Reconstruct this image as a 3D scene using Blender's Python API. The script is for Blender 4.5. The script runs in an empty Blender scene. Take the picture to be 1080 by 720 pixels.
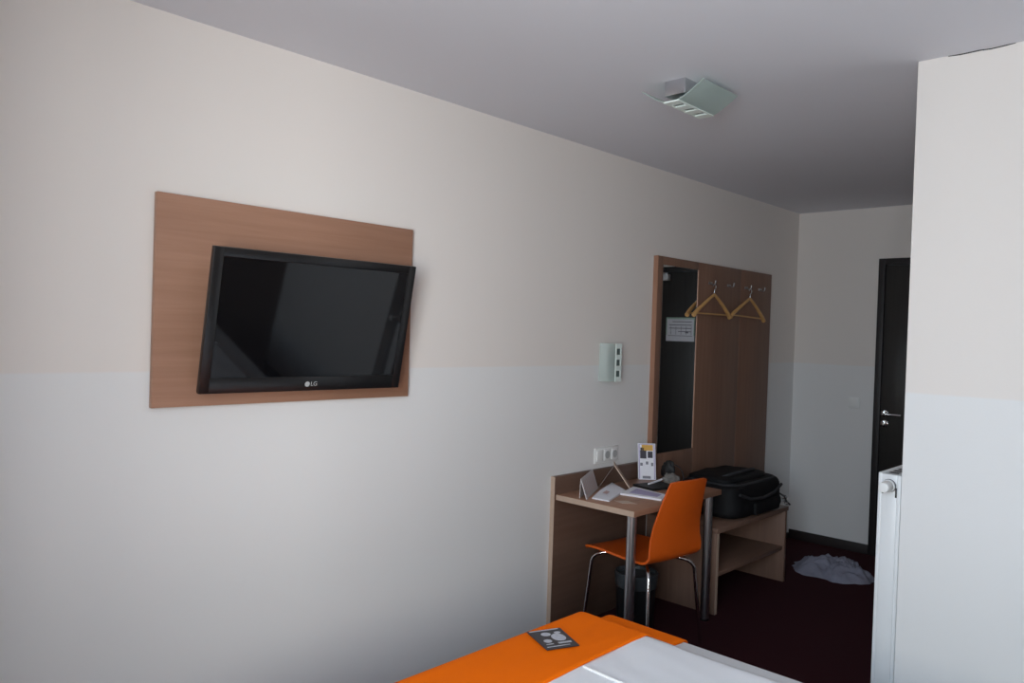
import bpy, bmesh, math, random
from mathutils import Vector, Matrix, noise
random.seed(7)
S = bpy.context.scene
COL = S.collection
PI = math.pi

# ------------------------------------------------------------------ materials
def mat(name):
    m = bpy.data.materials.new(name); m.use_nodes = True
    nt = m.node_tree; b = nt.nodes['Principled BSDF']
    return m, nt, b
def N(nt, t, **k):
    n = nt.nodes.new(t)
    for a, v in k.items(): setattr(n, a, v)
    return n
def plain(name, col, rough=.5, metal=0, spec=.5, bump=0, bscale=200, var=0.0):
    m, nt, b = mat(name)
    b.inputs['Base Color'].default_value = (*col, 1); b.inputs['Roughness'].default_value = rough
    b.inputs['Metallic'].default_value = metal; b.inputs['Specular IOR Level'].default_value = spec
    tc = N(nt, 'ShaderNodeTexCoord')
    no = N(nt, 'ShaderNodeTexNoise'); no.inputs['Scale'].default_value = bscale; no.inputs['Detail'].default_value = 3
    nt.links.new(tc.outputs['Object'], no.inputs['Vector'])
    if var:
        r = N(nt, 'ShaderNodeMapRange'); r.inputs['To Min'].default_value = 1-var; r.inputs['To Max'].default_value = 1+var
        nt.links.new(no.outputs['Fac'], r.inputs['Value'])
        mx = N(nt, 'ShaderNodeVectorMath', operation='SCALE'); mx.inputs[0].default_value = col
        nt.links.new(r.outputs['Result'], mx.inputs['Scale']); nt.links.new(mx.outputs['Vector'], b.inputs['Base Color'])
    if bump:
        bp = N(nt, 'ShaderNodeBump'); bp.inputs['Strength'].default_value = bump; bp.inputs['Distance'].default_value = .002
        nt.links.new(no.outputs['Fac'], bp.inputs['Height']); nt.links.new(bp.outputs['Normal'], b.inputs['Normal'])
    return m
def wood(name, dark, light, axis, rough=.42):
    """veneer with fine grain running along the given axis"""
    m, nt, b = mat(name)
    tc = N(nt, 'ShaderNodeTexCoord'); mp = N(nt, 'ShaderNodeMapping')
    sc = [38, 38, 38]; sc[axis] = 1.6
    mp.inputs['Scale'].default_value = sc
    nt.links.new(tc.outputs['Object'], mp.inputs['Vector'])
    n1 = N(nt, 'ShaderNodeTexNoise'); n1.inputs['Scale'].default_value = 1.0; n1.inputs['Detail'].default_value = 6; n1.inputs['Roughness'].default_value = .6
    n1.inputs['Distortion'].default_value = .4
    nt.links.new(mp.outputs['Vector'], n1.inputs['Vector'])
    mp2 = N(nt, 'ShaderNodeMapping'); s2 = [7, 7, 7]; s2[axis] = .6; mp2.inputs['Scale'].default_value = s2
    nt.links.new(tc.outputs['Object'], mp2.inputs['Vector'])
    n2 = N(nt, 'ShaderNodeTexNoise'); n2.inputs['Scale'].default_value = 1.0; n2.inputs['Detail'].default_value = 2
    nt.links.new(mp2.outputs['Vector'], n2.inputs['Vector'])
    mx = N(nt, 'ShaderNodeMix', data_type='FLOAT'); mx.inputs[0].default_value = .45
    nt.links.new(n1.outputs['Fac'], mx.inputs[2]); nt.links.new(n2.outputs['Fac'], mx.inputs[3])
    cr = N(nt, 'ShaderNodeValToRGB'); cr.color_ramp.elements[0].position = .34; cr.color_ramp.elements[1].position = .66
    cr.color_ramp.elements[0].color = (*dark, 1); cr.color_ramp.elements[1].color = (*light, 1)
    nt.links.new(mx.outputs[0], cr.inputs['Fac']); nt.links.new(cr.outputs['Color'], b.inputs['Base Color'])
    b.inputs['Roughness'].default_value = rough
    return m
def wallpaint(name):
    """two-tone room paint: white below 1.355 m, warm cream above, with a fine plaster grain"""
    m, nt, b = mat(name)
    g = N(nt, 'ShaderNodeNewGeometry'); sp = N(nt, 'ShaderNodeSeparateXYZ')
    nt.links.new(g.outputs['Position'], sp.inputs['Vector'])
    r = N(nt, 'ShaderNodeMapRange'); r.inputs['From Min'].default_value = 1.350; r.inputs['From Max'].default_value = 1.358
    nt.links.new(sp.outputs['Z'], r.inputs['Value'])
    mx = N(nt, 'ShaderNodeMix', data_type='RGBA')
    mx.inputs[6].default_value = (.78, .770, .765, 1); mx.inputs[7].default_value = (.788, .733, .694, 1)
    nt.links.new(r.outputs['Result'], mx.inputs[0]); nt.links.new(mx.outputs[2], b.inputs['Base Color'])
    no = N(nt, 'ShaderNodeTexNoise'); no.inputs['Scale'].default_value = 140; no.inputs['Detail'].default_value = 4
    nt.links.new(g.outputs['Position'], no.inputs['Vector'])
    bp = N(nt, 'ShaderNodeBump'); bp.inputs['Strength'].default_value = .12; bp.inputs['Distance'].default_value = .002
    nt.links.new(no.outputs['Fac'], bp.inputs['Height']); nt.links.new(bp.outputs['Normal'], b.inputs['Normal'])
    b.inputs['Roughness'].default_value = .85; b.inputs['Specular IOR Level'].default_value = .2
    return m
def frosted(name, col, clear=.2):
    m, nt, b = mat(name)
    out = nt.nodes['Material Output']
    b.inputs['Base Color'].default_value = (*col, 1); b.inputs['Roughness'].default_value = .3
    tr = N(nt, 'ShaderNodeBsdfTranslucent'); tr.inputs['Color'].default_value = (*col, 1)
    tp = N(nt, 'ShaderNodeBsdfTransparent'); tp.inputs['Color'].default_value = (.9, .97, .95, 1)
    m1 = N(nt, 'ShaderNodeMixShader'); m1.inputs[0].default_value = .4
    m2 = N(nt, 'ShaderNodeMixShader'); m2.inputs[0].default_value = clear
    nt.links.new(b.outputs[0], m1.inputs[1]); nt.links.new(tr.outputs[0], m1.inputs[2])
    nt.links.new(m1.outputs[0], m2.inputs[1]); nt.links.new(tp.outputs[0], m2.inputs[2])
    nt.links.new(m2.outputs[0], out.inputs['Surface'])
    return m
def thin_glass(name):
    m, nt, b = mat(name)
    out = nt.nodes['Material Output']
    tp = N(nt, 'ShaderNodeBsdfTransparent'); tp.inputs['Color'].default_value = (.95, .97, .97, 1)
    gl = N(nt, 'ShaderNodeBsdfGlossy'); gl.inputs['Roughness'].default_value = .02
    mx = N(nt, 'ShaderNodeMixShader'); mx.inputs[0].default_value = .06
    nt.links.new(tp.outputs[0], mx.inputs[1]); nt.links.new(gl.outputs[0], mx.inputs[2])
    nt.links.new(mx.outputs[0], out.inputs['Surface'])
    return m

M = {}
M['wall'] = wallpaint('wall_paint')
M['low_bounce'] = plain('brown_low_bounce_paint', (.20, .15, .12), .85, spec=.2, bump=.1, bscale=140)  # dark brown invented for the unseen walls to keep bounced light low
M['ceiling'] = plain('ceiling_paint', (.74, .74, .79), .9, spec=.2, bump=.08, bscale=120)
M['carpet'] = plain('burgundy_carpet', (.046, .014, .018), .95, spec=.1, bump=.8, bscale=500, var=.45)
M['skirting'] = plain('dark_skirting', (.022, .014, .014), .6)
WD, WL = (.30, .150, .092), (.40, .215, .140)
M['wood_y'] = wood('veneer_horizontal_grain', WD, WL, 1)
M['wood_x'] = wood('veneer_depth_grain', WD, WL, 0)
M['wood_z'] = wood('veneer_upright_grain', WD, WL, 2)
M['desk_panel'] = wood('veneer_shaded_panel', (.110, .060, .041), (.150, .085, .060), 1)  # shade around the desk put into the veneer colour, darker than the tabletop
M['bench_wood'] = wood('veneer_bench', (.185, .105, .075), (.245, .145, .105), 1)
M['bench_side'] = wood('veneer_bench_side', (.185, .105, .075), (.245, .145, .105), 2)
M['coat_wood'] = wood('coat_board_veneer', (.185, .095, .062), (.245, .132, .088), 2, .55)
M['edge'] = plain('veneer_edge', (.52, .38, .29), .5, var=.06, bscale=60)
M['door'] = wood('dark_door_veneer', (.020, .018, .017), (.034, .030, .028), 2, .45)
M['door_frame'] = plain('dark_door_frame', (.018, .015, .016), .5)
M['steel'] = plain('brushed_steel', (.62, .62, .64), .28, metal=1)
M['hook_metal'] = plain('dull_hook_metal', (.38, .36, .36), .35, metal=1)
M['chrome'] = plain('chrome', (.75, .75, .77), .12, metal=1)
M['black_plastic'] = plain('black_plastic', (.010, .010, .011), .28)
M['screen'] = plain('black_screen', (.004, .004, .005), .04, spec=.5)
M['logo'] = plain('pale_logo_print', (.42, .43, .43), .4)
M['mirror'] = plain('silvered_mirror', (.86, .88, .88), .01, metal=1)
M['orange_shell'] = plain('orange_lacquer', (.70, .110, .008), .38, var=.02, bscale=30)
M['orange_cloth'] = plain('orange_cloth', (.95, .165, .002), .9, spec=.1, bump=.35, bscale=700, var=.06)
M['white_cloth'] = plain('white_bed_linen', (.80, .80, .83), .9, spec=.15, bump=.2, bscale=350)
M['mattress'] = plain('white_sheet', (.72, .72, .74), .9, spec=.15, bump=.2, bscale=350)
M['bedbase'] = plain('dark_bed_upholstery', (.03, .028, .03), .8)
M['white_paint'] = plain('white_enamel', (.78, .79, .80), .35)
M['white_plastic'] = plain('white_plastic', (.82, .82, .81), .35)
M['grey_plastic'] = plain('grey_plastic', (.45, .46, .46), .45)
M['slot'] = plain('dark_slot', (.02, .02, .022), .6)
M['glass_lamp'] = frosted('frosted_lamp_glass', (.64, .72, .69), .32)
M['glass_lamp_clear'] = frosted('clearer_lamp_glass', (.58, .63, .61), .55)
M['lamp_bar'] = plain('pale_lamp_bar', (.80, .88, .84), .35)
M['lamp_cut'] = plain('grey_green_cutout', (.085, .115, .11), .3)
M['bag'] = plain('black_nylon', (.0055, .0055, .007), .7, spec=.3, bump=.4, bscale=600)
M['bag_trim'] = plain('dark_grey_webbing', (.028, .028, .032), .6)
M['bin'] = plain('dark_wire_mesh', (.018, .020, .022), .45, metal=.3)
M['liner'] = plain('grey_bin_liner', (.045, .052, .058), .35, bump=.5, bscale=60)
M['paper'] = plain('white_paper', (.84, .84, .90), .6, var=.03, bscale=40)
M['paper_warm'] = plain('beige_card', (.56, .42, .33), .6)
M['stand'] = plain('greyish_card', (.60, .56, .56), .5, var=.05, bscale=60)
M['stand_back'] = plain('brownish_card_back', (.20, .15, .13), .5)
M['ink'] = plain('grey_print', (.22, .22, .26), .6)
M['ink_dark'] = plain('dark_print', (.035, .03, .05), .5)
M['ink_violet'] = plain('lavender_print', (.45, .40, .62), .6)
M['ink_yellow'] = plain('yellow_print', (.70, .40, .08), .6)
M['ink_pink'] = plain('pinkish_print', (.62, .42, .40), .6)
M['ink_green'] = plain('pale_green_print', (.42, .60, .50), .6)
M['card_dark'] = plain('dark_photo_card', (.030, .024, .028), .35, var=.3, bscale=120)
M['card_pale'] = plain('pale_photo_print', (.50, .51, .56), .4, var=.25, bscale=160)
M['hanger'] = wood('hanger_wood', (.50, .27, .09), (.66, .38, .15), 1, .4)
M['laundry'] = plain('grey_laundry', (.27, .27, .34), .9, var=.3, bscale=14, bump=.2)
M['bag_clear'] = frosted('clear_plastic', (.45, .42, .40), .45)
M['pouch'] = plain('black_pouch_cloth', (.008, .008, .009), .6)
M['glass'] = thin_glass('window_glass')

# ------------------------------------------------------------------ mesh helpers
def new(): return bmesh.new()
def xf(verts, mtx):
    for v in verts: v.co = mtx @ v.co
def box(bm, x0, x1, y0, y1, z0, z1, bev=0, seg=2, mtx=None):
    t = bmesh.new()
    bmesh.ops.create_cube(t, size=1)
    for v in t.verts:
        v.co = Vector(((x0+x1)/2+v.co.x*(x1-x0), (y0+y1)/2+v.co.y*(y1-y0), (z0+z1)/2+v.co.z*(z1-z0)))
    if bev: bmesh.ops.bevel(t, geom=list(t.edges), offset=bev, segments=seg, profile=.5, affect='EDGES')
    if mtx: xf(t.verts, mtx)
    merge(bm, t); return bm
def merge(bm, t):
    me = bpy.data.meshes.new('tmp'); t.to_mesh(me); t.free(); bm.from_mesh(me); bpy.data.meshes.remove(me)
def B(*a, **k): return box(new(), *a, **k)
def cyl(bm, p0, p1, r0, r1=None, n=24, cap=True, bev=0):
    r1 = r0 if r1 is None else r1
    p0, p1 = Vector(p0), Vector(p1); d = p1-p0; L = d.length
    t = bmesh.new()
    bmesh.ops.create_cone(t, cap_ends=cap, segments=n, radius1=r0, radius2=r1, depth=L)
    if bev:
        es = [e for e in t.edges if all(len(f.verts) > 4 for f in e.link_faces) or any(len(f.verts) > 4 for f in e.link_faces)]
        bmesh.ops.bevel(t, geom=es, offset=bev, segments=2, profile=.5, affect='EDGES')
    xf(t.verts, Matrix.Translation((p0+p1)/2) @ d.to_track_quat('Z', 'Y').to_matrix().to_4x4())
    merge(bm, t); return bm
def tube(bm, pts, r, n=12, closed=False):
    pts = [Vector(p) for p in pts]; rings = []
    up = None; m = len(pts)
    for i, p in enumerate(pts):
        if closed: d = pts[(i+1) % m]-pts[i-1]
        else: d = pts[min(i+1, m-1)]-pts[max(i-1, 0)]
        d.normalize()
        if up is None: up = Vector((0, 0, 1)) if abs(d.z) < .9 else Vector((1, 0, 0))
        a = d.cross(up).normalized(); up = a.cross(d).normalized()
        rr = r[i] if isinstance(r, (list, tuple)) else r
        rings.append([bm.verts.new(p+(a*math.cos(k*2*PI/n)+up*math.sin(k*2*PI/n))*rr) for k in range(n)])
    for i in range(m if closed else m-1):
        A, Bq = rings[i], rings[(i+1) % m]
        for k in range(n): bm.faces.new((A[k], A[(k+1) % n], Bq[(k+1) % n], Bq[k]))
    if not closed:
        bm.faces.new(list(reversed(rings[0]))); bm.faces.new(rings[-1])
    return bm
def arc(p0, p1, p2, n=6):
    """quadratic bend through control point p1"""
    p0, p1, p2 = Vector(p0), Vector(p1), Vector(p2)
    return [p0*(1-t)**2+p1*2*t*(1-t)+p2*t*t for t in [i/n for i in range(n+1)]]
def quad(bm, *pts):
    bm.faces.new([bm.verts.new(Vector(p)) for p in pts]); return bm
def lathe(bm, prof, c=(0, 0, 0), n=32):
    c = Vector(c); rings = []
    for r, z in prof:
        rings.append([bm.verts.new(c+Vector((r*math.cos(k*2*PI/n), r*math.sin(k*2*PI/n), z))) for k in range(n)])
    for A, Bq in zip(rings, rings[1:]):
        for k in range(n): bm.faces.new((A[k], A[(k+1) % n], Bq[(k+1) % n], Bq[k]))
    bm.faces.new(list(reversed(rings[0]))); bm.faces.new(rings[-1])
    return bm
def grid(bm, rows, thick=0):
    """rows of points -> sheet (optionally thickened along the normals)"""
    V = [[bm.verts.new(Vector(p)) for p in r] for r in rows]
    fs = []
    for a, b_ in zip(V, V[1:]):
        for k in range(len(a)-1): fs.append(bm.faces.new((a[k], a[k+1], b_[k+1], b_[k])))
    if thick:
        bmesh.ops.recalc_face_normals(bm, faces=fs)
        bmesh.ops.solidify(bm, geom=fs, thickness=thick)
    return bm
def obj(name, bm, m, parent=None, smooth=True, local=False, angle=.6):
    if parent is not None and not local:
        off = Vector((0, 0, 0)); p = parent
        while p is not None: off += p.location; p = p.parent
        xf(bm.verts, Matrix.Translation(-off))
    bmesh.ops.recalc_face_normals(bm, faces=list(bm.faces))
    me = bpy.data.meshes.new(name)
    if smooth:
        for f in bm.faces: f.smooth = True
        for e in bm.edges:
            if len(e.link_faces) == 2 and e.calc_face_angle(0) > angle: e.smooth = False
            elif len(e.link_faces) != 2: e.smooth = False
    bm.to_mesh(me); bm.free()
    me.materials.append(M[m])
    o = bpy.data.objects.new(name, me); COL.objects.link(o)
    if parent is not None: o.parent = parent
    return o
def tag(o, label, cat, group=None):
    o['label'] = label; o['category'] = cat
    if group: o['group'] = group
    return o
def thing(name, label, cat, loc=(0, 0, 0), rz=0, group=None):
    o = bpy.data.objects.new(name, None); COL.objects.link(o)
    o.empty_display_size = .05
    o.location = loc; o.rotation_euler = (0, 0, rz)
    return tag(o, label, cat, group)
def single(name, bm, m, label, cat, loc, group=None, **k):
    """a thing that is one mesh, origin at its base"""
    xf(bm.verts, Matrix.Translation(-Vector(loc)))
    o = obj(name, bm, m, None, **k); o.location = loc
    return tag(o, label, cat, group)
def struct(name, bm, m, **k):
    o = obj(name, bm, m, None, **k); o['kind'] = 'structure'; return o
def soft(o, amp, sc, seed=0, axis=None):
    """small cloth-like displacement of a mesh"""
    for v in o.data.vertices:
        d = noise.noise(Vector(v.co)*sc+Vector((seed, seed*2, 0)))*amp
        v.co += (Vector(axis) if axis else v.normal)*d

# ------------------------------------------------------------------ room
H = 2.5; YE = 5.837; XP = 1.672; YP = 2.90; XR = 3.05; YW = -.32
struct('floor', B(-.12, XR+.12, YW-.2, YE+.12, -.1, 0), 'carpet', smooth=False)
struct('ceiling', B(-.12, XR+.12, YW-.2, YE+.12, H, H+.1), 'ceiling', smooth=False)
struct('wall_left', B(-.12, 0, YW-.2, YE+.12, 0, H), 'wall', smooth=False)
DX0, DX1, DZ = .600, 1.560, 2.130          # door opening incl. frame
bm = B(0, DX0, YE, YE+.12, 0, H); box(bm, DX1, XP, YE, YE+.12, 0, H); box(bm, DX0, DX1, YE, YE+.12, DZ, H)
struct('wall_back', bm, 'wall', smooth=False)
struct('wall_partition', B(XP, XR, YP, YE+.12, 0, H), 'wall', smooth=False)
struct('wall_right', B(XR, XR+.12, YW-.2, YP, 0, H), 'low_bounce', smooth=False)
WX0, WX1, WZ0, WZ1 = 1.72, 2.95, .80, 2.30
bm = B(0, WX0, YW-.2, YW, 0, H); box(bm, WX1, XR, YW-.2, YW, 0, H)
box(bm, WX0, WX1, YW-.2, YW, 0, WZ0); box(bm, WX0, WX1, YW-.2, YW, WZ1, H)
struct('wall_front', bm, 'low_bounce', smooth=False)
# window
fy0, fy1 = YW-.15, YW-.09
bm = B(WX0, WX0+.05, fy0, fy1, WZ0, WZ1, bev=.004); box(bm, WX1-.05, WX1, fy0, fy1, WZ0, WZ1, bev=.004)
box(bm, WX0+.05, WX1-.05, fy0, fy1, WZ0, WZ0+.05, bev=.004); box(bm, WX0+.05, WX1-.05, fy0, fy1, WZ1-.05, WZ1, bev=.004)
wn = struct('window_1', bm, 'white_paint')
obj('window_pane', B(WX0+.05, WX1-.05, YW-.124, YW-.118, WZ0+.05, WZ1-.05), 'glass', wn, smooth=False)
obj('mullion', B((WX0+WX1)/2-.03, (WX0+WX1)/2+.03, fy0+.002, YW-.126, WZ0+.05, WZ1-.05, bev=.003), 'white_paint', wn)
# skirting boards
struct('baseboard_left', B(.0, .010, YW, YE, 0, .04, bev=.002), 'skirting')
struct('baseboard_back', B(.012, DX0, YE-.012, YE, 0, .07, bev=.002), 'skirting')
bm = B(XP-.012, XR, YP-.012, YP, 0, .07, bev=.002); box(bm, XP-.012, XP, YP, YE, 0, .07, bev=.002)
struct('baseboard_right', bm, 'skirting')
# hairline gap where the partition meets the ceiling
bm = new()
pts = [(1.765, 2.4972), (1.80, 2.4945), (1.86, 2.4955), (1.89, 2.4935), (1.93, 2.4950), (1.96, 2.4975)]
for (a, za), (b_, zb) in zip(pts, pts[1:]):
    quad(bm, (a, YP-.0008, za), (b_, YP-.0008, zb), (b_, YP-.0008, min(2.4995, zb+.004)), (a, YP-.0008, min(2.4995, za+.004)))
struct('trim_1', bm, 'slot', smooth=False)
# door
bm = B(DX0, DX0+.045, YE-.012, YE+.09, 0, DZ, bev=.003); box(bm, DX1-.045, DX1, YE-.012, YE+.09, 0, DZ, bev=.003)
box(bm, DX0+.045, DX1-.045, YE-.012, YE+.09, DZ-.045, DZ, bev=.003)
struct('trim_2', bm, 'door_frame')
door = struct('door_1', B(DX0+.047, DX1-.047, YE+.004, YE+.044, .006, DZ-.048, bev=.002), 'door')
hx, hz = .676, 1.024
bm = cyl(new(), (hx, YE+.004, hz), (hx, YE-.006, hz), .026, bev=.002)
tube(bm, [(hx, YE-.004, hz), (hx, YE-.035, hz)]+arc((hx, YE-.035, hz), (hx, YE-.052, hz), (hx+.02, YE-.052, hz))+[(hx+.125, YE-.052, hz)], .0085)
obj('door_handle', bm, 'chrome', door)
bm = cyl(new(), (hx, YE+.004, hz-.072), (hx, YE-.006, hz-.072), .026, bev=.002)
lk = obj('lock_rosette', bm, 'chrome', door)
bm = B(hx-.003, hx+.003, YE-.022, YE-.006, hz-.080, hz-.062, bev=.001); cyl(bm, (hx-.002, YE-.028, hz-.075), (hx+.002, YE-.028, hz-.075), .012)
obj('key', bm, 'steel', lk)
bm = B(1.19, 1.41, YE-.040, YE+.004, 2.010, 2.065, bev=.004)
cl = obj('door_closer', bm, 'white_paint', door)
bm = tube(new(), [(1.21, YE-.03, 2.068), (1.30, YE-.16, 2.075), (1.37, YE-.02, 2.080)], .007)
cyl(bm, (1.21, YE-.03, 2.060), (1.21, YE-.03, 2.075), .012); box(bm, 1.33, 1.41, YE-.035, YE-.0125, 2.076, 2.095, bev=.002)
obj('closer_arm', bm, 'steel', cl)
# evacuation notice taped on the door, seen in the mirror
nx0, nx1, nz0, nz1 = .935, 1.215, 1.485, 1.69
nt_ = thing('notice', 'white framed landscape notice sheet fixed on the dark door, visible in the tall mirror', 'notice', (1.075, YE+.003, nz0))
obj('sheet', B(nx0, nx1, YE, YE+.0035, nz0, nz1), 'paper', nt_, smooth=False)
bm = B(nx0, nx1, YE-.0015, YE+.0005, nz1-.014, nz1); box(bm, nx0, nx0+.008, YE-.0015, YE+.0005, nz0+.05, nz1-.014); box(bm, nx1-.008, nx1, YE-.0015, YE+.0005, nz0+.05, nz1-.014)
obj('border', bm, 'ink_green', nt_, smooth=False)
bm = new()
for k, (a, b_) in enumerate([(.03, .22), (.03, .25), (.03, .25), (.03, .16)]):
    box(bm, nx0+a, nx0+b_, YE-.0008, YE+.0004, nz1-.04-k*.028, nz1-.034-k*.028)
for k in range(5): box(bm, nx0+.03+k*.05, nx0+.033+k*.05, YE-.0008, YE+.0004, nz0+.055, nz1-.075)
box(bm, nx0+.06, nx0+.09, YE-.0009, YE+.0004, nz0+.07, nz0+.088); box(bm, nx0+.02, nx1-.02, YE-.0008, YE+.0004, nz0+.045, nz0+.049)
obj('print', bm, 'ink', nt_, smooth=False)

# ------------------------------------------------------------------ television and its board
PY0, PY1, PZ0, PZ1 = .991, 2.022, 1.240, 1.924
b_ = thing('backing_board', 'wide brown wood veneer board fixed flat on the white wall behind the television', 'wall panel', (0, (PY0+PY1)/2, PZ0))
obj('board', B(.010, .030, PY0, PY1, PZ0, PZ1, bev=.0012), 'wood_y', b_)
bm = B(.0005, .0099, PY0+.06, PY1-.06, PZ0+.06, PZ1-.06)
obj('batten', bm, 'edge', b_, smooth=False)
TC, TT, TYAW, TW, TH = Vector((.160, 1.5004, 1.5204)), .1903, .025, .7903, .4785
tv = thing('television', 'black flat screen television tilted down from the brown wooden board', 'television', (.03, 1.5004, 1.5204))
TM = Matrix.Translation(TC) @ Matrix(((math.cos(TYAW), math.sin(TYAW), 0), (-math.sin(TYAW), math.cos(TYAW), 0), (0, 0, 1))).to_4x4() @ Matrix.Rotation(TT, 4, 'Y')
# local frame: x out of the screen, y along the width, z up
def tvpart(name, bm, m, par=tv, **k): xf(bm.verts, TM); return obj(name, bm, m, par, **k)
w, h = TW/2, TH/2; s0, s1, sb = .034, .030, .052
bm = B(-.022, 0, -w, -w+s0, -h, h, bev=.003); box(bm, -.022, 0, w-s0, w, -h, h, bev=.003)
box(bm, -.022, 0, -w+s0-.003, w-s0+.003, h-s1, h, bev=.003); box(bm, -.022, 0, -w+s0-.003, w-s0+.003, -h, -h+sb, bev=.003)
bez = tvpart('bezel', bm, 'black_plastic')
tvpart('screen', B(-.010, -.004, -w+s0-.002, w-s0+.002, -h+sb-.002, h-s1+.002), 'screen', smooth=False)
bm = B(-.052, -.0105, -w+.012, w-.012, -h+.012, h-.012, bev=.012, seg=3)
tvpart('housing', bm, 'black_plastic')
def text_bm(txt, size, ext=.0004):
    cu = bpy.data.curves.new('t', 'FONT'); cu.body = txt; cu.size = size; cu.extrude = ext; cu.align_x = 'LEFT'; cu.align_y = 'CENTER'
    o = bpy.data.objects.new('t', cu); COL.objects.link(o)
    me = bpy.data.meshes.new_from_object(o.evaluated_get(bpy.context.evaluated_depsgraph_get()))
    bpy.data.objects.remove(o); bpy.data.curves.remove(cu)
    t = bmesh.new(); t.from_mesh(me); bpy.data.meshes.remove(me); return t
zl = -h+sb*.48
FR = Matrix(((0, 0, 1), (1, 0, 0), (0, 1, 0))).to_4x4()     # text x->y, y->z, z->x
t = text_bm('LG', .022); xf(t.verts, Matrix.Translation((.0006, .004, zl)) @ FR)
cyl(t, (.0, -.009, zl), (.0012, -.009, zl), .0095)
tvpart('logo', t, 'logo', bez, smooth=False)
bm = B(.030, .036, 1.40, 1.60, 1.43, 1.63, bev=.002)
tube(bm, [(.034, 1.50, 1.55), (.075, 1.50, 1.545), (.118, 1.50, 1.53)], .018, n=10)
obj('wall_bracket', bm, 'black_plastic', tv)

# ------------------------------------------------------------------ lamps
def lamp(name, label, cat, loc, mtx, half, out, hw, sw, edge, block, wing='glass_lamp'):
    """mtx maps local (length, width, out) to the room; glass wings on both sides of a bar with three square cut-outs"""
    r = thing(name, label, cat, loc)
    def T(bm): xf(bm.verts, mtx); return bm
    L = half
    bl, bw, bo = block
    obj('mount', T(B(-bl, bl, -bw, bw, 0, bo, bev=.003)), 'steel', r)
    for sgn in (-1, 1):
        rows = []
        for i in range(9):
            f = i/8
            wv = sw+(hw-sw)*f; ov = out-(out-edge)*(f**1.25)
            rows.append([(-L+2*L*k/4, sgn*wv, ov) for k in range(5)])
        obj('glass_wing', T(grid(new(), rows, .004)), wing, r)
    # bar with three square windows
    q = .0265; n = 3; gap = (2*L-n*2*q*.62)/(n+1); bmb = new(); ys = sw
    cuts = []; x = -L+gap
    for k in range(n): cuts.append((x, x+2*q*.62)); x += 2*q*.62+gap
    edges = [-L]+[c for ab in cuts for c in ab]+[L]
    for a, b2 in zip(edges[::2], edges[1::2]): box(bmb, a, b2, -ys, ys, out-.002, out+.004)
    for a, b2 in cuts: box(bmb, a, b2, -ys, -ys*.70, out-.002, out+.003); box(bmb, a, b2, ys*.70, ys, out-.002, out+.003)
    bar = obj('bar', T(bmb), 'lamp_bar', r, smooth=False)
    for a, b2 in cuts: obj('cutout_insert', T(B(a-.002, b2+.002, -ys*.8, ys*.8, out-.004, out-.0022)), 'lamp_cut', bar, smooth=False)
    for s in (-1, 1):
        obj('post', T(cyl(new(), (s*bl*.6, 0, bo-.002), (s*bl*.6, 0, out-.003), .006, n=10)), 'steel', r)
    return r
CLx, CLy = .918, 2.660
lamp('ceiling_lamp', 'frosted glass lamp with folded wings and three square cut-outs under the ceiling', 'ceiling lamp', (CLx, CLy, H),
     Matrix(((0, 1, 0, CLx), (1, 0, 0, CLy), (0, 0, -1, H), (0, 0, 0, 1))), .132, .088, .135, .033, .030, (.110, .045, .058))
SCy, SCz = 3.405, 1.372
lamp('wall_lamp', 'small frosted glass wall lamp with three square cut-outs above the desk', 'wall lamp', (0, SCy, SCz-.1),
     Matrix(((0, 0, 1, 0), (0, 1, 0, SCy), (1, 0, 0, SCz), (0, 0, 0, 1))), .102, .088, .080, .026, .022, (.075, .035, .045), 'glass_lamp_clear')

# ------------------------------------------------------------------ sockets and switch
sk = thing('power_socket', 'white three gang wall plate with sockets and switch above the desk upstand', 'socket', (0, 3.44, .823))
y0, y1, z0, z1 = 3.335, 3.548, .822, .906
obj('frame', B(0, .009, y0, y1, z0, z1, bev=.003), 'white_plastic', sk)
obj('rocker', B(.008, .016, y0+.010, y0+.066, z0+.012, z1-.012, bev=.003), 'white_plastic', sk)
for k in (1, 2):
    c = y0+.038+k*.0685
    bm = B(.007, .013, c-.029, c+.029, z0+.012, z1-.012, bev=.003)
    so = obj('socket_insert', bm, 'white_plastic', sk)
    obj('socket_well', cyl(new(), (.0128, c, (z0+z1)/2), (.0136, c, (z0+z1)/2), .021), 'grey_plastic', so)
sw_ = thing('light_switch', 'white square light switch on the back wall beside the dark door', 'switch', (.463, YE, 1.04))
obj('frame', B(.423, .503, YE-.009, YE, 1.043, 1.123, bev=.003), 'white_plastic', sw_)
obj('rocker', B(.435, .491, YE-.014, YE-.008, 1.055, 1.111, bev=.003), 'white_plastic', sw_)

# ------------------------------------------------------------------ coat board with mirror
MY0, MY1, MZ0, MZ1 = 3.850, 5.335, .480, 1.992
cb = thing('coat_board', 'tall brown wooden wall board with narrow mirror and coat hooks behind the desk', 'coat rack', (0, (MY0+MY1)/2, MZ0))
seam = 4.872
bm = B(0, .030, MY0, MY0+.052, MZ0, MZ1, bev=.001); box(bm, 0, .030, MY0+.052, 4.312, 1.945, MZ1, bev=.001)
box(bm, 0, .030, MY0+.052, 4.312, MZ0, .828, bev=.001); box(bm, 0, .026, MY0+.052, 4.312, .828, 1.945)
box(bm, 0, .030, 4.312, seam-.002, MZ0, MZ1, bev=.001); box(bm, 0, .030, seam+.002, MY1, MZ0, MZ1, bev=.001)
obj('board', bm, 'coat_wood', cb)
obj('mirror', B(.0262, .0305, MY0+.054, 4.310, .830, 1.943, bev=.001), 'mirror', cb, smooth=False)
bm = B(.030, .034, 4.304, 4.312, .830, 1.943)
obj('mirror_edge', bm, 'wood_z', cb, smooth=False)
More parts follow.
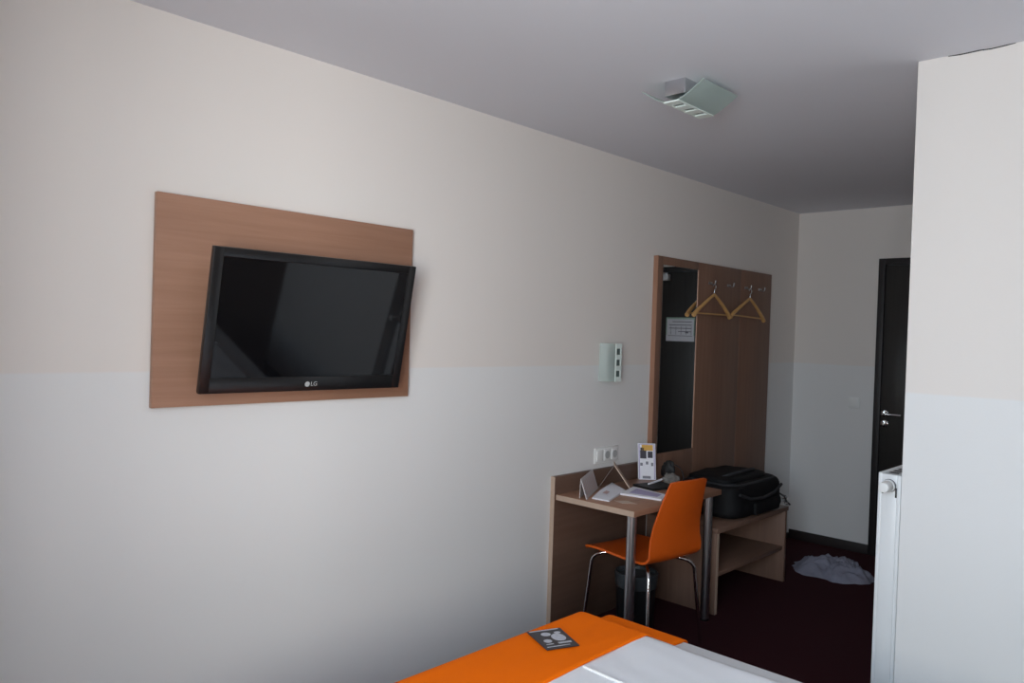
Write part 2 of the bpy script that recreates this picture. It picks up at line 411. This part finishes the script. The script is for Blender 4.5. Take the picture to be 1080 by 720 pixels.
obj('edge_strip', B(0, .0305, MY0-.003, MY0, MZ0, MZ1), 'wood_z', cb, smooth=False)
HOOKZ = 1.868
hk = [4.455, 4.700, 4.945, 5.150]
for i, y in enumerate(hk):
    bm = B(.030, .036, y-.022, y+.022, HOOKZ-.005, HOOKZ+.012, bev=.002)
    tube(bm, [(.034, y, HOOKZ)]+arc((.046, y, HOOKZ-.004), (.069, y, HOOKZ-.014), (.070, y, HOOKZ+.016))+[(.070, y, HOOKZ+.020)], .0048, n=10)
    obj('coat_hook', bm, 'hook_metal', cb)
def hanger(label, y, rz, tilt):
    r = thing('coat_hanger', label, 'hanger', (.064, y, HOOKZ-.010), rz, 'wooden coat hangers on the coat board')
    # wire hook round the coat hook
    pts = [(0, .0, -.062), (0, 0, -.035)]+[(0, .017*math.cos(a), .0015+.017*math.sin(a)-.0) for a in [(-90+i*24)*PI/180 for i in range(0, 12)]]
    pts = [Vector(p)+Vector((0, 0, -.012)) if i > 1 else Vector(p) for i, p in enumerate(pts)]
    obj('wire_hook', tube(new(), pts, .0024, n=8), 'steel', r, local=True)
    mt = Matrix.Rotation(tilt, 4, 'X')
    bm = new(); pr = []
    rr = []
    for i in range(25):
        s = -1+i/12
        z = -.060-.132*abs(s)**1.1-.012*max(0, abs(s)-.85)*4
        pr.append((-.010*abs(s)**2, s*.230, z)); rr.append(.0095+.005*abs(s)**2)
    tube(bm, pr, rr, n=12); xf(bm.verts, mt)
    obj('shoulder_bar', bm, 'hanger', r, local=True)
    bm = tube(new(), [(-.009, -.214, -.184), (-.009, .214, -.184)], .0055, n=10); xf(bm.verts, mt)
    obj('trouser_bar', bm, 'hanger', r, local=True)
    return r
h1 = hanger('light wooden coat hanger on the hook beside the mirror, left of the other hanger', hk[0], .0, .0)
h2 = h1.copy(); COL.objects.link(h2)
for ch in list(h1.children):
    c = ch.copy(); COL.objects.link(c); c.parent = h2
h2.location = (.064, hk[2]+.000, HOOKZ-.010); h2.rotation_euler = (-.03, 0, -.03)
h2['label'] = 'light wooden coat hanger on the hook farther from the mirror, nearer the back wall'

# ------------------------------------------------------------------ desk
DY0, DY1, DXF, DTZ = 2.998, 3.822, .500, .706
dk = thing('desk', 'small brown wood veneer desk with two round steel legs against the left wall', 'desk', (.25, (DY0+DY1)/2, 0))
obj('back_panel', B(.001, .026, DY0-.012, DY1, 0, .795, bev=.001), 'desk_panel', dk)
obj('edge_band', B(.0005, .027, DY0-.0135, DY0-.012, 0, .7955), 'edge', dk, smooth=False)
tp = obj('tabletop', B(.026, DXF, DY0, DY1, DTZ-.028, DTZ, bev=.0012), 'wood_y', dk)
obj('edge_band', B(.028, DXF-.001, DY0-.0012, DY0, DTZ-.027, DTZ-.001), 'edge', tp, smooth=False)
for y in (3.048, 3.765):
    bm = cyl(new(), (.455, y, .004), (.455, y, DTZ-.028), .0235, n=28)
    lg = obj('leg', bm, 'steel', dk)
    obj('leg_foot', cyl(new(), (.455, y, 0), (.455, y, .010), .025, n=28), 'black_plastic', lg)

# ------------------------------------------------------------------ luggage bench
bn = thing('luggage_bench', 'low brown wooden luggage bench with open middle shelf under the black bag', 'bench', (.23, 4.31, 0))
BY0, BY1, BX, BZ = 3.868, 4.762, .458, .474
obj('top_board', B(.002, BX+.004, BY0, BY1+.012, BZ-.026, BZ, bev=.001), 'bench_wood', bn)
obj('side_panel', B(.002, BX, BY0, BY0+.026, 0, BZ-.026, bev=.001), 'bench_side', bn)
obj('side_panel', B(.002, BX, BY1-.026, BY1, 0, BZ-.026, bev=.001), 'bench_side', bn)
obj('shelf', B(.002, BX-.012, BY0+.026, BY1-.026, .200, .224, bev=.001), 'bench_wood', bn)
obj('edge_band', B(BX, BX+.001, BY0+.001, BY0+.025, .001, BZ-.027), 'edge', bn, smooth=False)

# ------------------------------------------------------------------ chair
ch = thing('chair', 'orange moulded shell chair on thin chrome legs tucked under the desk', 'chair', (.383, 3.287, 0), math.radians(-8))
prof = [(-.245, .422), (-.238, .431), (-.22, .436), (-.16, .439), (-.08, .437), (0, .434), (.08, .433)]
prof += [(p.x, p.z) for p in arc((.12, 0, .434), (.188, 0, .432), (.196, 0, .505), 8)]
prof += [(.201, .56), (.212, .62), (.227, .68), (.244, .74), (.259, .79), (.272, .832), (.275, .845)]
rows = []
n = len(prof)
for i, (x, z) in enumerate(prof):
    seat = x < .15 and z < .47
    hw = .188 if z < .50 else .190-.058*((z-.50)/.345)
    if i == 0: hw -= .012
    if i == n-1: hw -= .003
    row = []
    for k in range(13):
        u = -1+k/6
        dx = 0; dz = 0
        if z > .47: dx = -.020*(u*u)*min(1, (z-.47)/.12)
        else: dz = .006*u*u
        if i >= n-2: dz += -.006*u**6
        row.append((x+dx, u*hw, z+dz))
    rows.append(row)
obj('seat_shell', grid(new(), rows, .011), 'orange_shell', ch, local=True, angle=1.0)
zr = .4215
for s in (-1, 1):
    fx, rx = -.205, .165
    # front leg
    pts = arc((-.13, s*.105, zr), (fx+.012, s*.165, zr+.003), (fx-.004, s*.172, zr-.045))+[(fx-.030, s*.200, .004)]
    obj('leg', tube(new(), pts, .0088), 'chrome', ch, local=True)
    pts = arc((.09, s*.105, zr), (rx-.006, s*.160, zr+.002), (rx+.004, s*.170, zr-.045))+[(rx+.035, s*.198, .004)]
    obj('leg', tube(new(), pts, .0088), 'chrome', ch, local=True)
    obj('seat_rail', tube(new(), [(-.132, s*.105, zr), (.092, s*.105, zr)], .0088), 'chrome', ch, local=True)
bm = tube(new(), [(-.05, -.105, zr), (-.05, .105, zr)], .007); tube(bm, [(.05, -.105, zr), (.05, .105, zr)], .007)
obj('cross_rail', bm, 'chrome', ch, local=True)

# ------------------------------------------------------------------ waste bin
wb = thing('waste_bin', 'round dark waste bin with a grey liner under the desk', 'bin', (.285, 3.355, 0))
bm = lathe(new(), [(.088, 0), (.092, .004), (.106, .295), (.109, .300), (.106, .304), (.100, .300), (.087, .012)], (.285, 3.355, 0))
obj('bin_body', bm, 'bin', wb)
bm = lathe(new(), [(.1035, .235), (.1075, .240), (.1115, .305), (.107, .309), (.098, .306), (.096, .290)], (.285, 3.355, 0))
obj('bin_liner', bm, 'liner', wb)

# ------------------------------------------------------------------ black travel bag
bg = thing('travel_bag', 'bulky black travel bag lying on the low wooden bench', 'bag', (.27, 4.40, BZ))
bx0, bx1, by0, by1, bz0, bz1 = .050, .462, 4.065, 4.735, BZ, BZ+.205
bm = new(); t = bmesh.new(); bmesh.ops.create_cube(t, size=1)
bmesh.ops.subdivide_edges(t, edges=list(t.edges), cuts=11, use_grid_fill=True)
for v in t.verts:
    u = Vector(v.co)*2
    def sq(a, b_, c, p): return (abs(a)**p+abs(b_)**p+abs(c)**p)**(1/p)
    m_ = max(abs(u.x), abs(u.y), abs(u.z)); k = m_/max(1e-6, sq(u.x, u.y, u.z, 7))
    u = u*k
    zz = (u.z+1)/2
    sh = 1-.07*zz
    p = Vector(((bx0+bx1)/2+u.x*(bx1-bx0)/2*sh, (by0+by1)/2+u.y*(by1-by0)/2*(1-.05*zz), bz0+zz*(bz1-bz0)))
    d = noise.noise(p*9)*.012+noise.noise(p*26)*.004
    p += Vector((u.x, u.y, .5*max(0, u.z))).normalized()*d
    p.z = max(p.z, BZ+.0005)
    v.co = p
merge(bm, t)
body = obj('bag_body', bm, 'bag', bg, angle=3)
# lid flap with raised rim
rim = []
for i in range(40):
    a = i/40*2*PI; c, s = math.cos(a), math.sin(a)
    rim.append(((bx0+bx1)/2+.172*abs(c)**.35*(1 if c > 0 else -1), (by0+by1)/2+.285*abs(s)**.35*(1 if s > 0 else -1), bz1-.010+.006*noise.noise(Vector((c*2, s*2, 0)))))
obj('zip_rim', tube(new(), rim, .009, n=8, closed=True), 'bag_trim', bg)
bm = new()
t = bmesh.new(); bmesh.ops.create_cube(t, size=1); bmesh.ops.subdivide_edges(t, edges=list(t.edges), cuts=7, use_grid_fill=True)
for v in t.verts:
    u = Vector(v.co)*2; m_ = max(abs(u.x), abs(u.y), abs(u.z)); u *= m_/max(1e-6, (abs(u.x)**5+abs(u.y)**5+abs(u.z)**5)**.2)
    p = Vector((.24+u.x*.155, 4.38+u.y*.26, bz1+.002+u.z*.028)); p.z += noise.noise(p*12)*.010
    v.co = p
merge(bm, t); obj('lid', bm, 'bag', bg, angle=3)
bm = tube(new(), [(.30, 4.20, bz1+.020)]+arc((.33, 4.23, bz1+.036), (.37, 4.38, bz1+.056), (.33, 4.54, bz1+.036), 10)+[(.30, 4.57, bz1+.020)], .010, n=8)
obj('carry_handle', bm, 'bag_trim', bg)
bm = tube(new(), [(.447, 4.14, BZ+.15), (.462, 4.25, BZ+.115), (.468, 4.40, BZ+.105), (.466, 4.55, BZ+.12), (.450, 4.68, BZ+.15)], .009, n=8)
obj('shoulder_strap', bm, 'bag_trim', bg)
bm = B(.440, .474, 4.30, 4.62, BZ+.012, BZ+.085, bev=.012, seg=3)
obj('front_pocket', bm, 'bag', bg)
bm = new()
for (x, y, z) in [(.452, 4.742, BZ+.060), (.438, 4.752, BZ+.040), (.455, 4.746, BZ+.022)]:
    tube(bm, [(x+.009*math.cos(a), y, z+.009*math.sin(a)) for a in [i*PI/6 for i in range(12)]], .0028, n=6, closed=True)
obj('buckle_ring', bm, 'chrome', bg)
bm = tube(new(), [(.40, 4.725, BZ+.09), (.445, 4.742, BZ+.065), (.46, 4.748, BZ+.030), (.47, 4.772, BZ+.012)], .006, n=8)
obj('loose_strap', bm, 'bag_trim', bg)

# ------------------------------------------------------------------ laundry heap
def heap(cx, cy, rx, ry, hgt, seed, nr=30, na=80):
    bm = new(); c = bm.verts.new((cx, cy, hgt*.8)); prev = None; rings = []
    for i in range(1, nr+1):
        f = i/nr; ring = []
        for k in range(na):
            a = k/na*2*PI
            e = 1+.22*noise.noise(Vector((math.cos(a)*1.6+seed, math.sin(a)*1.6, 3)))+.10*noise.noise(Vector((math.cos(a)*5+seed, math.sin(a)*5, 1)))
            x, y = cx+rx*e*f*math.cos(a), cy+ry*e*f*math.sin(a)
            q = Vector((x*9.5+seed, y*12, 0)); q2 = q+Vector((noise.noise(q*.6), noise.noise(q*.6+Vector((5, 2, 1))), 0))*1.4
            rid = 1-abs(noise.noise(q2)); rid2 = 1-abs(noise.noise(q2*2.3))
            z = hgt*(1-f**3)*(.18+.62*rid**2.5+.20*rid2**4)+.008*(1-f)
            if i == nr: z = .001
            ring.append(bm.verts.new((x, y, max(.001, z))))
        rings.append(ring)
    for k in range(na): bm.faces.new((c, rings[0][k], rings[0][(k+1) % na]))
    for A, Bq in zip(rings, rings[1:]):
        for k in range(na): bm.faces.new((A[k], Bq[k], Bq[(k+1) % na], A[(k+1) % na]))
    return bm
single('laundry', heap(.60, 5.20, .245, .23, .105, 2.0), 'laundry', 'crumpled grey cloth dropped on the dark carpet near the door', 'clothing', (.60, 5.20, 0), angle=3)

# ------------------------------------------------------------------ radiator
RX0, RX1, RY0, RY1, RZ0, RZ1 = 1.573, 1.650, 2.965, 3.760, .12, 1.055
ra = thing('radiator', 'white panel radiator with thermostat knob mounted beside the partition corner', 'radiator', (1.63, 3.36, RZ0))
obj('front_panel', B(RX0, RX0+.014, RY0, RY1, RZ0, RZ1, bev=.004), 'white_paint', ra)
obj('rear_panel', B(RX1-.014, RX1, RY0+.004, RY1, RZ0, RZ1-.004, bev=.004), 'white_paint', ra)
ec = obj('end_cover', B(RX0+.013, RX1-.012, RY0+.001, RY0+.012, RZ0+.01, RZ1-.004, bev=.002), 'white_paint', ra)
obj('end_cover', B(RX0+.013, RX1-.012, RY1-.012, RY1-.001, RZ0+.01, RZ1-.004, bev=.002), 'white_paint', ra)
bm = B(RX0+.013, RX1-.012, RY0+.012, RY1-.012, RZ1-.010, RZ1-.004)
tg = obj('top_grille', bm, 'white_paint', ra, smooth=False)
for k in range(15):
    y = RY0+.04+k*.05; obj('grille_slot', B(RX0+.022, RX1-.022, y, y+.028, RZ1-.0042, RZ1-.0034), 'slot', tg, smooth=False)
obj('cover_slot', B(RX0+.014, RX0+.019, RY0-.0004, RY0+.003, RZ1-.075, RZ1-.045), 'slot', ec, smooth=False)
obj('cover_slot', B(RX1-.018, RX1-.0125, RY0-.0004, RY0+.003, RZ1-.085, RZ1-.050), 'slot', ec, smooth=False)
vx, vz = 1.617, 1.014
bm = cyl(new(), (vx, RY0+.004, vz), (vx, RY0-.022, vz), .012, n=20)
vb = obj('valve_body', bm, 'chrome', ra)
bm = cyl(new(), (vx, RY0-.018, vz), (vx, RY0-.034, vz), .0225, n=28, bev=.002); cyl(bm, (vx, RY0-.034, vz), (vx, RY0-.082, vz), .021, .0175, n=28, bev=.004)
obj('thermostat_knob', bm, 'white_plastic', vb)
bm = cyl(new(), (vx, RY0-.019, vz), (vx, RY0-.0235, vz), .0235, n=28)
obj('knob_ring', bm, 'ink_dark', vb)
for z in (.30, .90):
    for y in (3.10, 3.60): obj('wall_bracket', B(RX1-.001, XP-.0005, y-.02, y+.02, z-.02, z+.02), 'white_paint', ra, smooth=False)

# ------------------------------------------------------------------ bed
EX0, EX1, EY0, EY1 = .892, 3.02, .62, 2.292
bd = thing('bed', 'wide double bed with white sheet at its far edge', 'bed', ((EX0+EX1)/2, (EY0+EY1)/2, 0))
obj('bed_base', B(EX0+.02, EX1, EY0+.02, EY1-.02, .08, .31, bev=.01), 'bedbase', bd)
obj('mattress', B(EX0, EX1, EY0, EY1, .31, .508, bev=.025, seg=4), 'mattress', bd)
for x in (EX0+.10, EX1-.10):
    for y in (EY0+.10, EY1-.10): obj('leg', cyl(new(), (x, y, 0), (x, y, .08), .025), 'black_plastic', bd)
# duvet: soft slab lying on the mattress
DVY = 2.135
bm = new(); nx_, ny_ = 90, 80
vx0, vx1, vy0, vy1 = .885, 2.75, .62, DVY
rows = []
for j in range(ny_+1):
    y = vy0+(vy1-vy0)*j/ny_; row = []
    for i in range(nx_+1):
        x = vx0+(vx1-vx0)*i/nx_
        ed = min(y-vy0, vy1-y, x-vx0, vx1-x)
        f = min(1, ed/.032); rnd = math.sqrt(max(0, 1-(1-f)**2))
        z = .508+.052*rnd+.005*noise.noise(Vector((x*3.5, y*3.5, 2)))*f+.0030*noise.noise(Vector((x*3, y*16+x*4, 5)))*f
        row.append((x, y, max(.5085, z)))
    rows.append(row)
duv = thing('duvet', 'white duvet spread over the bed next to the orange runner', 'duvet', (1.8, 1.4, .508))
obj('cover', grid(bm, rows), 'white_cloth', duv, angle=3)
ypos = 1.775
rows = []
for i in range(60):
    x = 1.172+i*.026
    y = ypos-.03*(x-1.15)
    z = .562+.005*noise.noise(Vector((x*3.5, y*3.5, 2)))+.0030*noise.noise(Vector((x*3, y*16+x*4, 5)))
    rows.append((x, y, z+.0005))
obj('hem', tube(new(), rows, .0042, n=8), 'white_plastic', duv)
# orange runner over duvet and mattress
def top(y):
    zt = .565
    if y <= DVY-.030: return zt
    if y <= DVY+.014:
        f = (y-(DVY-.030))/.044; return zt-.052*(1-math.sqrt(max(0, 1-f*f))) if f < 1 else zt-.052
    return .513
ysx = [.60+i*(DVY-.030-.60)/40 for i in range(41)]+[DVY-.030+.044*i/12 for i in range(1, 13)]+[DVY+.03, DVY+.06, DVY+.09, DVY+.115, DVY+.135]
st = [(y, top(y), y) for y in ysx]
st += [(EY1-.012, .5125, EY1), (EY1-.002, .510, EY1), (EY1+.004, .503, EY1), (EY1+.007, .490, EY1), (EY1+.009, .47, EY1), (EY1+.010, .42, EY1), (EY1+.010, .36, EY1), (EY1+.010, .30, EY1)]
rows = []
for y, z, _ in st:
    xe = 1.165 if y < DVY-.02 else 1.165+.037*min(1, (y-DVY+.02)/.12)
    xe += .004*math.sin(y*9)
    row = [(xe-(xe-.905)*i/14, y, z+.0025*noise.noise(Vector((i*.4, y*6, 1)))*(1 if y < EY1-.02 else 0)) for i in range(15)]
    row[0] = (row[0][0], y, row[0][2]-.001)
    for (x, dz) in ((.893, .0015), (.884, .006), (.878, .016), (.876, .035), (.875, .08)): row.append((x, y, max(.29, z-dz)))
    row.append((.874, y, max(.288, min(z-.09, .40)))); row.append((.873, y, .286 if z > .3 else .285))
    rows.append(row)
single('bed_runner', grid(new(), rows, .0030), 'orange_cloth', 'orange cloth runner laid across the foot of the bed', 'bed runner', (1.02, 1.45, .285), angle=3)
# photo card on the runner
c1, c2, c3, c4 = Vector((.905, 1.822, 0)), Vector((.951, 1.930, 0)), Vector((1.083, 1.867, 0)), Vector((1.040, 1.765, 0))
zc = .5705
pc = thing('postcard', 'small dark photo card with pale figures lying on the orange runner', 'card', ((c1+c3)/2+Vector((0, 0, zc-.001)))[:])
def cp(u, v, z=0):   # u along c1->c2, v along c1->c4
    p = c1*(1-u)*(1-v)+c2*u*(1-v)+c3*u*v+c4*(1-u)*v
    return Vector((p.x, p.y, zc+z))
bm = new(); lo = [bm.verts.new(cp(u, v, -.001)) for u, v in ((0, 0), (1, 0), (1, 1), (0, 1))]; hi = [bm.verts.new(cp(u, v, .0006)) for u, v in ((0, 0), (1, 0), (1, 1), (0, 1))]
bm.faces.new(lo); bm.faces.new(hi)
for k in range(4): bm.faces.new((lo[k], lo[(k+1) % 4], hi[(k+1) % 4], hi[k]))
obj('card_sheet', bm, 'card_dark', pc, smooth=False)
bm = new()
def patch(bm, u0, u1, v0, v1): quad(bm, cp(u0, v0, .0012), cp(u1, v0, .0012), cp(u1, v1, .0012), cp(u0, v1, .0012))
def blob(bm, u, v, ru, rv, n=14): bm.faces.new([bm.verts.new(cp(u+ru*math.cos(a), v+rv*math.sin(a), .0012)) for a in [k*2*PI/n for k in range(n)]])
patch(bm, .06, .92, .02, .07); patch(bm, .08, .78, .87, .91); blob(bm, .42, .26, .14, .10); blob(bm, .68, .48, .20, .20); blob(bm, .28, .60, .12, .09)
patch(bm, .50, .90, .72, .80); patch(bm, .14, .36, .74, .78); blob(bm, .78, .24, .10, .06)
obj('card_print', bm, 'card_pale', pc, smooth=False)

# ------------------------------------------------------------------ things on the desk
T0 = DTZ
def flat(bm, pts, z0, z1):
    lo = [bm.verts.new((x, y, z0)) for x, y in pts]; hi = [bm.verts.new((x, y, z1)) for x, y in pts]
    bm.faces.new(lo); bm.faces.new(hi); n = len(pts)
    for k in range(n): bm.faces.new((lo[k], lo[(k+1) % n], hi[(k+1) % n], hi[k]))
    return bm
def slab(bm, p, q, r, th):
    """thin plate spanned from p by edges q-p and r-p"""
    p, q, r = Vector(p), Vector(q), Vector(r); n = (q-p).cross(r-p).normalized()*th
    f = [p, q, q+r-p, r]; a = [bm.verts.new(v) for v in f]; b_ = [bm.verts.new(v+n) for v in f]
    bm.faces.new(a); bm.faces.new(b_)
    for k in range(4): bm.faces.new((a[k], a[(k+1) % 4], b_[(k+1) % 4], b_[k]))
    return bm
# upright info card with foot
us = thing('display_card', 'upright greyish info card standing at the near end of the desk', 'card', (.13, 3.12, T0))
P0, P1 = Vector((.200, 3.022, T0+.0005)), Vector((.066, 3.290, T0+.0005)); UPV = Vector((-.030, -.014, .098))
obj('panel', slab(new(), P0, P1, P0+UPV, .004), 'stand', us, smooth=False)
bm = new(); e = (P1-P0)
nrm = (P1-P0).cross(UPV).normalized()
nrm = nrm if nrm.x > 0 else -nrm
for k in range(7):
    a = P0+e*(.10+k*.12)+nrm*.0046; quad(bm, a+UPV*.12, a+e*.03+UPV*.12, a+e*.03+UPV*.85, a+UPV*.85)
obj('print', bm, 'ink_pink', us, smooth=False)
bm = slab(new(), P0+Vector((-.04, -.004, 0)), P1+Vector((-.04, -.004, 0)), P0+UPV*.9+Vector((-.004, 0, 0)), .003)
obj('rear_support', bm, 'stand', us, smooth=False)
# booklet lying in front
bl = thing('booklet', 'white glossy booklet lying open in front of the upright info card', 'booklet', (.2, 3.2, T0))
pA, pB, pC, pD = (.075, 3.405), (.205, 3.345), (.300, 3.075), (.205, 3.062)
obj('lower_pages', flat(new(), [pA, pB, pC, pD], T0+.0003, T0+.006), 'paper', bl, smooth=False)
bm = grid(new(), [[Vector((*pD, T0+.0065)).lerp(Vector((*pC, T0+.0065)), k/6)+Vector((0, 0, 0)) for k in range(7)],
                  [Vector((.15, 3.20, T0+.017)).lerp(Vector((.262, 3.185, T0+.010)), k/6) for k in range(7)],
                  [Vector((*pA, T0+.020)).lerp(Vector((*pB, T0+.009)), k/6) for k in range(7)]], .0015)
pg = obj('raised_page', bm, 'paper', bl)
bm = flat(new(), [(.175, 3.22), (.205, 3.21), (.225, 3.155), (.195, 3.16)], T0+.0165, T0+.0168)
obj('page_print', bm, 'ink_pink', pg, smooth=False)
# tent card seen edge on
tc_ = thing('tent_card', 'folded tent card standing between the booklet and the tall brochure', 'card', (.13, 3.42, T0))
ap0, ap1 = Vector((.128, 3.345, T0+.125)), Vector((.060, 3.435, T0+.125))
r0, r1 = Vector((.196, 3.400, T0+.001)), Vector((.128, 3.490, T0+.001))
l0, l1 = Vector((.070, 3.290, T0+.001)), Vector((.002+.03, 3.350, T0+.001))
obj('panel', slab(new(), r0, r1, ap0, .005), 'paper_warm', tc_, smooth=False)
obj('panel', slab(new(), l0, l1, ap0, .0015), 'stand_back', tc_, smooth=False)
# flat brochure
br = thing('brochure', 'closed white brochure lying flat on the desk left of the chair back', 'brochure', (.32, 3.35, T0))
obj('pages', flat(new(), [(.182, 3.452), (.425, 3.415), (.452, 3.300), (.238, 3.255)], T0+.0003, T0+.010), 'paper', br, smooth=False)
bm = flat(new(), [(.225, 3.42), (.395, 3.395), (.412, 3.325), (.262, 3.295)], T0+.0101, T0+.0104)
obj('cover_print', bm, 'ink_violet', br, smooth=False)
single('note_card', flat(new(), [(.300, 3.115), (.345, 3.165), (.415, 3.145), (.365, 3.095)], T0+.0003, T0+.0013), 'paper_warm', 'little beige card lying near the front edge of the desk', 'card', (.35, 3.13, T0), smooth=False)
# tall brochure in a stand
tb = thing('table_display', 'tall white promotional display with yellow picture standing at the wall side of the desk', 'display', (.09, 3.70, T0))
q0, q1 = Vector((.052, 3.690, T0+.0005)), Vector((.126, 3.756, T0+.0005))
rt = (q1-q0); up_ = Vector((-.020, .010, .203))
obj('sheet', slab(new(), q0, q1, q0+up_, .004), 'paper', tb, smooth=False)
fn = rt.cross(up_).normalized()
fn = fn if fn.y < 0 else -fn
def face(bm, u0, u1, v0, v1, d=.0008):
    o_ = q0+fn*(d+ .0000); 
    quad(bm, o_+rt*u0+up_*v0, o_+rt*u1+up_*v0, o_+rt*u1+up_*v1, o_+rt*u0+up_*v1); return bm
if True:
    OFF = .0048
    obj('picture', face(new(), .22, .86, .80, .96, OFF), 'ink_yellow', tb, smooth=False)
    bm = face(new(), .12, .48, .58, .80, OFF); face(bm, .55, .84, .60, .78, OFF); face(bm, .14, .34, .80, .88, OFF)
    obj('dark_picture', bm, 'ink_dark', tb, smooth=False)
    bm = face(new(), .04, .10, .02, .98, OFF); face(bm, .90, .96, .02, .98, OFF); face(bm, .1, .9, .965, .985, OFF)
    obj('border', bm, 'ink_violet', tb, smooth=False)
    bm = face(new(), .12, .26, .38, .46, OFF); face(bm, .44, .58, .42, .50, OFF); face(bm, .74, .86, .38, .47, OFF)
    obj('print', bm, 'ink', tb, smooth=False)
    obj('caption', face(new(), .24, .70, .03, .10, OFF), 'ink', tb, smooth=False)
bm = slab(new(), q0+Vector((-.045, .055, 0))*.42, q1+Vector((-.045, .055, 0))*.42, q0+up_*.7+Vector((-.006, .007, 0)), .002)
obj('support', bm, 'stand', tb, smooth=False)
# black folder
single('folder', flat(new(), [(.145, 3.500), (.290, 3.475), (.330, 3.640), (.200, 3.700)], T0+.0003, T0+.012), 'pouch', 'flat black folder lying behind the white brochure on the desk', 'folder', (.24, 3.58, T0), smooth=False)
bm = tube(new(), [(.215, 3.545, T0+.0175), (.212, 3.60, T0+.019), (.205, 3.67, T0+.022), (.203, 3.725, T0+.026)], [.005, .0055, .006, .005], n=10)
single('white_stick', bm, 'paper', 'thin white stick lying on the black folder beside the clear plastic bag', 'stick', (.205, 3.63, T0+.012))
# crumpled clear plastic bag
bm = new(); t = bmesh.new(); bmesh.ops.create_icosphere(t, subdivisions=4, radius=1)
for v in t.verts:
    u = Vector(v.co); d = 1+.30*noise.noise(u*2.1+Vector((3, 1, 7)))+.14*noise.noise(u*5)
    v.co = Vector((.250+u.x*.046*d, 3.715+u.y*.042*d, max(T0+.0005, T0+.026+u.z*.034*d)))
merge(bm, t)
single('plastic_bag', bm, 'bag_clear', 'small crumpled clear plastic bag on the desk behind the chair back', 'bag', (.250, 3.715, T0), angle=.25)
# black rounded pouch with cable
po = thing('pouch', 'rounded black pouch with thin cable at the far end of the desk', 'pouch', (.192, 3.785, T0))
bm = new(); t = bmesh.new(); bmesh.ops.create_icosphere(t, subdivisions=4, radius=1)
for v in t.verts:
    u = Vector(v.co); d = 1+.42*noise.noise(u*1.5+Vector((1.3, 4, 2)))+.12*noise.noise(u*4)
    v.co = Vector((.180+u.x*.040*d, 3.797+u.y*.022*d, max(T0+.0005, T0+.058+u.z*.062*d)))
merge(bm, t); obj('pouch_body', bm, 'pouch', po, angle=3)
bm = tube(new(), [(.180, 3.790, T0+.085)]+arc((.195, 3.795, T0+.095), (.265, 3.815, T0+.10), (.275, 3.805, T0+.02), 10)+[(.280, 3.79, T0+.004)], .003, n=8)
obj('cable', bm, 'pouch', po)

# ------------------------------------------------------------------ light
def area(name, loc, target, sx, sy, power, col):
    l = bpy.data.lights.new(name, 'AREA'); l.shape = 'RECTANGLE'; l.size = sx; l.size_y = sy; l.energy = power; l.color = col
    o = bpy.data.objects.new(name, l); COL.objects.link(o); o.location = loc
    o.rotation_euler = (Vector(target)-Vector(loc)).to_track_quat('-Z', 'Y').to_euler(); return o
WXc, WZc = (WX0+WX1)/2, (WZ0+WZ1)/2
area('window_skylight', (WXc, YW-.55, WZc+.40), (WXc-.6, 3.0, .1), 1.7, 1.3, 130, (.64, .81, 1.0))
area('window_groundlight', (WXc, YW-.55, WZc-.35), (WXc-.8, 3.0, 3.6), 1.7, 1.1, 84, (1.0, .90, .78))
area('left_wall_fill', (4.15, -2.1, 1.52), (0, 1.7, 1.32), 1.2, 1.8, 155, (1.0, .965, .94))  # added lamp outside the window, aimed to brighten the left wall
wd = bpy.data.worlds.new('sky'); S.world = wd; wd.use_nodes = True
bgn = wd.node_tree.nodes['Background']; bgn.inputs[0].default_value = (.75, .85, 1.0, 1); bgn.inputs[1].default_value = .8

# ------------------------------------------------------------------ camera
F, YAW, PIT, ROLL = 815.84, .7586, -.0127, .0333
fw = Vector((-math.sin(YAW)*math.cos(PIT), math.cos(YAW)*math.cos(PIT), math.sin(PIT)))
rt_ = Vector((math.cos(YAW), math.sin(YAW), 0)); up0 = rt_.cross(fw)
R2 = rt_*math.cos(ROLL)+up0*math.sin(ROLL); U2 = -rt_*math.sin(ROLL)+up0*math.cos(ROLL)
cam = bpy.data.cameras.new('camera'); cam.sensor_width = 36; cam.lens = F/1080*36; cam.clip_start = .02
co = bpy.data.objects.new('camera', cam); COL.objects.link(co)
co.matrix_world = Matrix(((R2.x, U2.x, -fw.x, 2.5261), (R2.y, U2.y, -fw.y, 0), (R2.z, U2.z, -fw.z, 1.5196), (0, 0, 0, 1)))
S.camera = co
S.view_settings.view_transform = 'Standard'; S.view_settings.look = 'None'; S.view_settings.exposure = 0
S.cycles.max_bounces = 10; S.cycles.diffuse_bounces = 6
